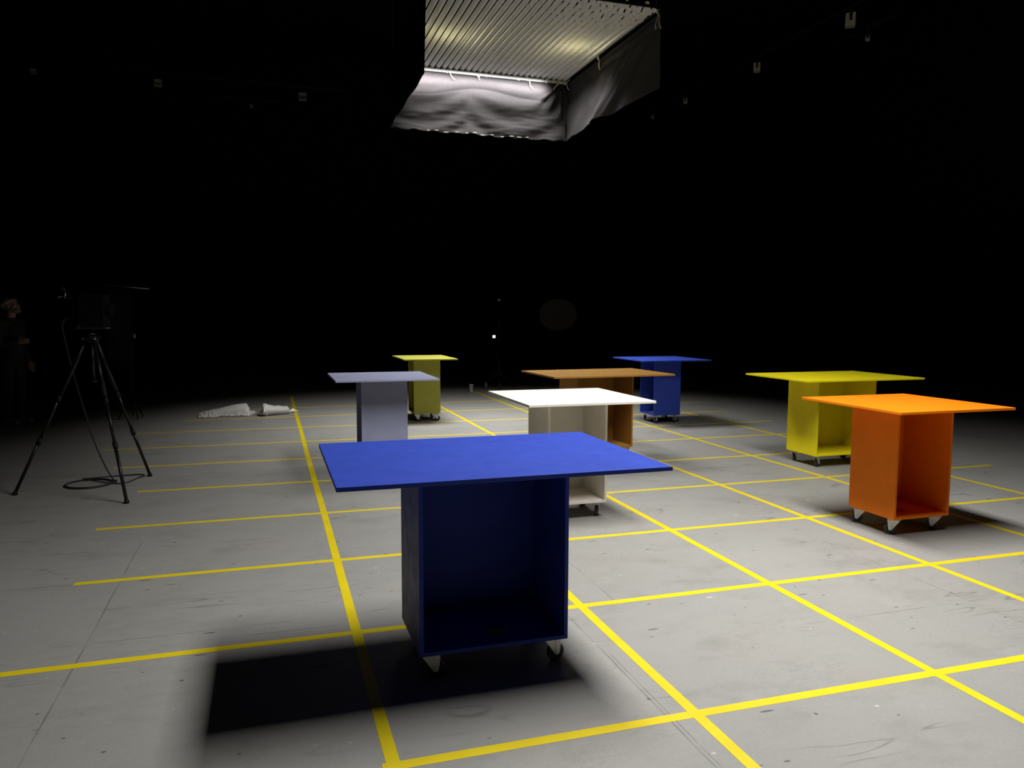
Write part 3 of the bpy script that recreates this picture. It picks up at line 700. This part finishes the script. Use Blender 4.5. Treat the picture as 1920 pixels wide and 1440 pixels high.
def bunch(u, v):
    a = 2*PI*v; return (-0.23+0.07*u, (0.06+0.07*u)*math.cos(a)-0.03, max(0.045+(0.02+0.035*u)*math.sin(a)+0.01*noise.noise(Vector((u*5, v*12, 2))), 0.004))
patch(bunch, 8, 26, clear, 'bunched_edge', b2, 0.003)

# ------------------------------------------------------------------ person at the left edge
skin = mat('skin', (0.45, 0.24, 0.17), 0.5); jac = mat('black_jacket', (0.018, 0.018, 0.02), 0.8); tro = mat('dark_trousers', (0.014, 0.014, 0.016), 0.8)
hairm = mat('grey_beard_hair', (0.22, 0.20, 0.17), 0.8); shoe = mat('grey_sneaker', (0.35, 0.35, 0.36), 0.6); capm = mat('grey_knit_cap', (0.36, 0.37, 0.36), 0.8)
PXc, PYc = -3.85, 9.9
Rz = Matrix.Rotation(math.radians(-25), 3, 'Z')          # faces +x, turned a little towards the camera
pe = empty('person', (PXc, PYc, 0), math.radians(-22))
tag(pe, 'bearded person in dark clothes at left edge, face tilted up to the right', 'person')
# local axes: +x forward, +y to the person's left, z up
J = dict(pel=(0, 0, 0.93), chest=(0.0, 0, 1.30), neck=(0.02, 0, 1.50), sl=(0, 0.19, 1.42), sr=(0, -0.19, 1.42),
         el=(-0.03, 0.245, 1.13), er=(0.02, -0.25, 1.14), wl=(0.09, 0.24, 0.88), wr=(0.20, -0.13, 1.17),
         hl=(0, 0.095, 0.92), hr=(0, -0.095, 0.92), kl=(0.03, 0.11, 0.50), kr=(0.02, -0.115, 0.50), al=(-0.01, 0.12, 0.09), ar=(-0.02, -0.13, 0.09))
V = {k: Vector(v) for k, v in J.items()}
HC = Vector((0.045, 0, 1.665)); HR = Matrix.Rotation(math.radians(-24), 3, 'Y')   # head tilted back
def H(x, y, z): return HC + HR @ Vector((x, y, z))
def hand(bm, wr, d, thumb_side, curl):
    d = Vector(d).normalized(); s = Vector(thumb_side); s = (s-d*s.dot(d)).normalized(); pn = d.cross(s).normalized()
    c_ = wr+d*0.05
    R = Matrix((d, s, pn)).transposed(); ell(bm, c_, (0.055, 0.042, 0.016), R)
    for k, (off, L) in enumerate(((0.030, 0.072), (0.010, 0.080), (-0.010, 0.075), (-0.029, 0.058))):
        p = wr+d*0.088+s*off; q = p; dd = d.copy()
        for sgm in range(3):
            l_ = L*(0.45, 0.32, 0.23)[sgm]; dd = (Matrix.Rotation(curl*(0.5+0.3*sgm), 3, s) @ dd).normalized()
            nx = q+dd*l_; capsule(bm, q, nx, 0.0092-0.0008*sgm, 0.0086-0.0008*sgm, 10); q = nx
        capsule(bm, wr+d*0.04+s*off*0.8, p, 0.011, 0.0095, 10)
    p = wr+d*0.02+s*0.028; q = p+d*0.030+s*0.030; capsule(bm, p, q, 0.013, 0.0105, 10); capsule(bm, q, q+d*0.032+s*0.010+pn*0.004, 0.0105, 0.0085, 10)
bm = bmesh.new()
capsule(bm, V['pel'], V['chest'], 0.13, 0.15); capsule(bm, V['chest'], V['neck'], 0.13, 0.06)
for s in 'lr':
    capsule(bm, V['chest']+Vector((0, 0, 0.10)), V['s'+s], 0.08, 0.062); capsule(bm, V['s'+s], V['e'+s], 0.055, 0.042); capsule(bm, V['e'+s], V['w'+s], 0.043, 0.028)
    capsule(bm, V['h'+s], V['k'+s], 0.088, 0.058); capsule(bm, V['k'+s], V['a'+s], 0.056, 0.038); capsule(bm, V['a'+s], V['a'+s]+Vector((0.12, 0, -0.05)), 0.04, 0.03)
capsule(bm, V['neck'], H(-0.02, 0, -0.06), 0.058, 0.056)
hand(bm, V['wl'], (0.25, 0, -1), (1, 0.2, 0), 0.35); hand(bm, V['wr'], (0.9, 0.35, 0.15), (0, 0.2, 1), 0.6)
# head: cranium, face, jaw, nose, brow, lips, ears
ell(bm, H(-0.015, 0, 0.035), (0.098, 0.078, 0.092), HR, 24); ell(bm, H(0.018, 0, -0.02), (0.075, 0.066, 0.098), HR, 24); ell(bm, H(0.045, 0, -0.082), (0.045, 0.046, 0.034), HR)
capsule(bm, H(0.090, 0, 0.012), H(0.112, 0, -0.030), 0.010, 0.015); ell(bm, H(0.100, 0, -0.034), (0.014, 0.018, 0.009), HR)
for s in (-1, 1):
    capsule(bm, H(0.084, s*0.012, 0.030), H(0.070, s*0.046, 0.028), 0.010, 0.009)
    ell(bm, H(0.062, s*0.042, -0.025), (0.024, 0.020, 0.020), HR); ell(bm, H(-0.005, s*0.078, -0.005), (0.022, 0.010, 0.032), HR)
    ell(bm, H(0.076, s*0.031, 0.008), (0.013, 0.015, 0.010), HR)
ell(bm, H(0.090, 0, -0.060), (0.010, 0.024, 0.006), HR); ell(bm, H(0.086, 0, -0.073), (0.010, 0.020, 0.007), HR)
body = fused('body', bm, skin, pe, 0.0055, 3)
bm = bmesh.new()
for s in (-1, 1): ell(bm, H(0.0805, s*0.031, 0.009), (0.010, 0.013, 0.006), HR)
obj('eyes', bm, mat('eye', (0.5, 0.5, 0.5), 0.2), body, True)
bm = bmesh.new(); ell(bm, H(0.052, 0, -0.092), (0.05, 0.052, 0.036), HR)
for s in (-1, 1):
    capsule(bm, H(0.05, s*0.045, -0.085), H(0.0, s*0.072, -0.03), 0.022, 0.014); capsule(bm, H(0.098, 0.002*s, -0.050), H(0.078, s*0.036, -0.066), 0.008, 0.007)
fused('beard', bm, hairm, body, 0.006, 3)
bm = bmesh.new(); ell(bm, H(-0.028, 0, 0.058), (0.102, 0.084, 0.086), HR, 24)
t2 = bmesh.new(); tube(t2, [H(-0.02+0.103*math.cos(a), 0.085*math.sin(a), 0.052+0.012*math.cos(a)) for a in (2*PI*k/32 for k in range(33))], 0.013, 8); merge(bm, t2)
fused('knit_cap', bm, capm, pe, 0.007, 3)
bm = bmesh.new()
capsule(bm, V['pel']+Vector((0, 0, -0.02)), V['chest'], 0.155, 0.172); capsule(bm, V['chest'], V['neck']+Vector((0, 0, -0.05)), 0.155, 0.085)
for s in 'lr':
    capsule(bm, V['chest']+Vector((0, 0, 0.09)), V['s'+s], 0.10, 0.078); capsule(bm, V['s'+s], V['e'+s], 0.073, 0.058); capsule(bm, V['e'+s], V['w'+s].lerp(V['e'+s], 0.08), 0.058, 0.045)
fused('jacket', bm, jac, pe, 0.009, 4)
bm = bmesh.new(); capsule(bm, V['pel']+Vector((0, 0, -0.04)), V['pel']+Vector((0, 0, 0.06)), 0.148, 0.14)
for s in 'lr': capsule(bm, V['h'+s], V['k'+s], 0.103, 0.074); capsule(bm, V['k'+s], V['a'+s]+Vector((0, 0, 0.02)), 0.072, 0.060)
fused('trousers', bm, tro, pe, 0.009, 4)
for s in 'lr':
    bm = bmesh.new(); A = V['a'+s]; capsule(bm, (A.x-0.03, A.y, 0.052), (A.x+0.15, A.y, 0.044), 0.050, 0.042); capsule(bm, (A.x-0.02, A.y, 0.06), (A.x-0.01, A.y, 0.10), 0.048, 0.046)
    box(bm, A.x-0.08, A.x+0.19, A.y-0.046, A.y+0.046, 0.0, 0.026, 0.01)
    fused('shoe', bm, shoe, pe, 0.007, 3)
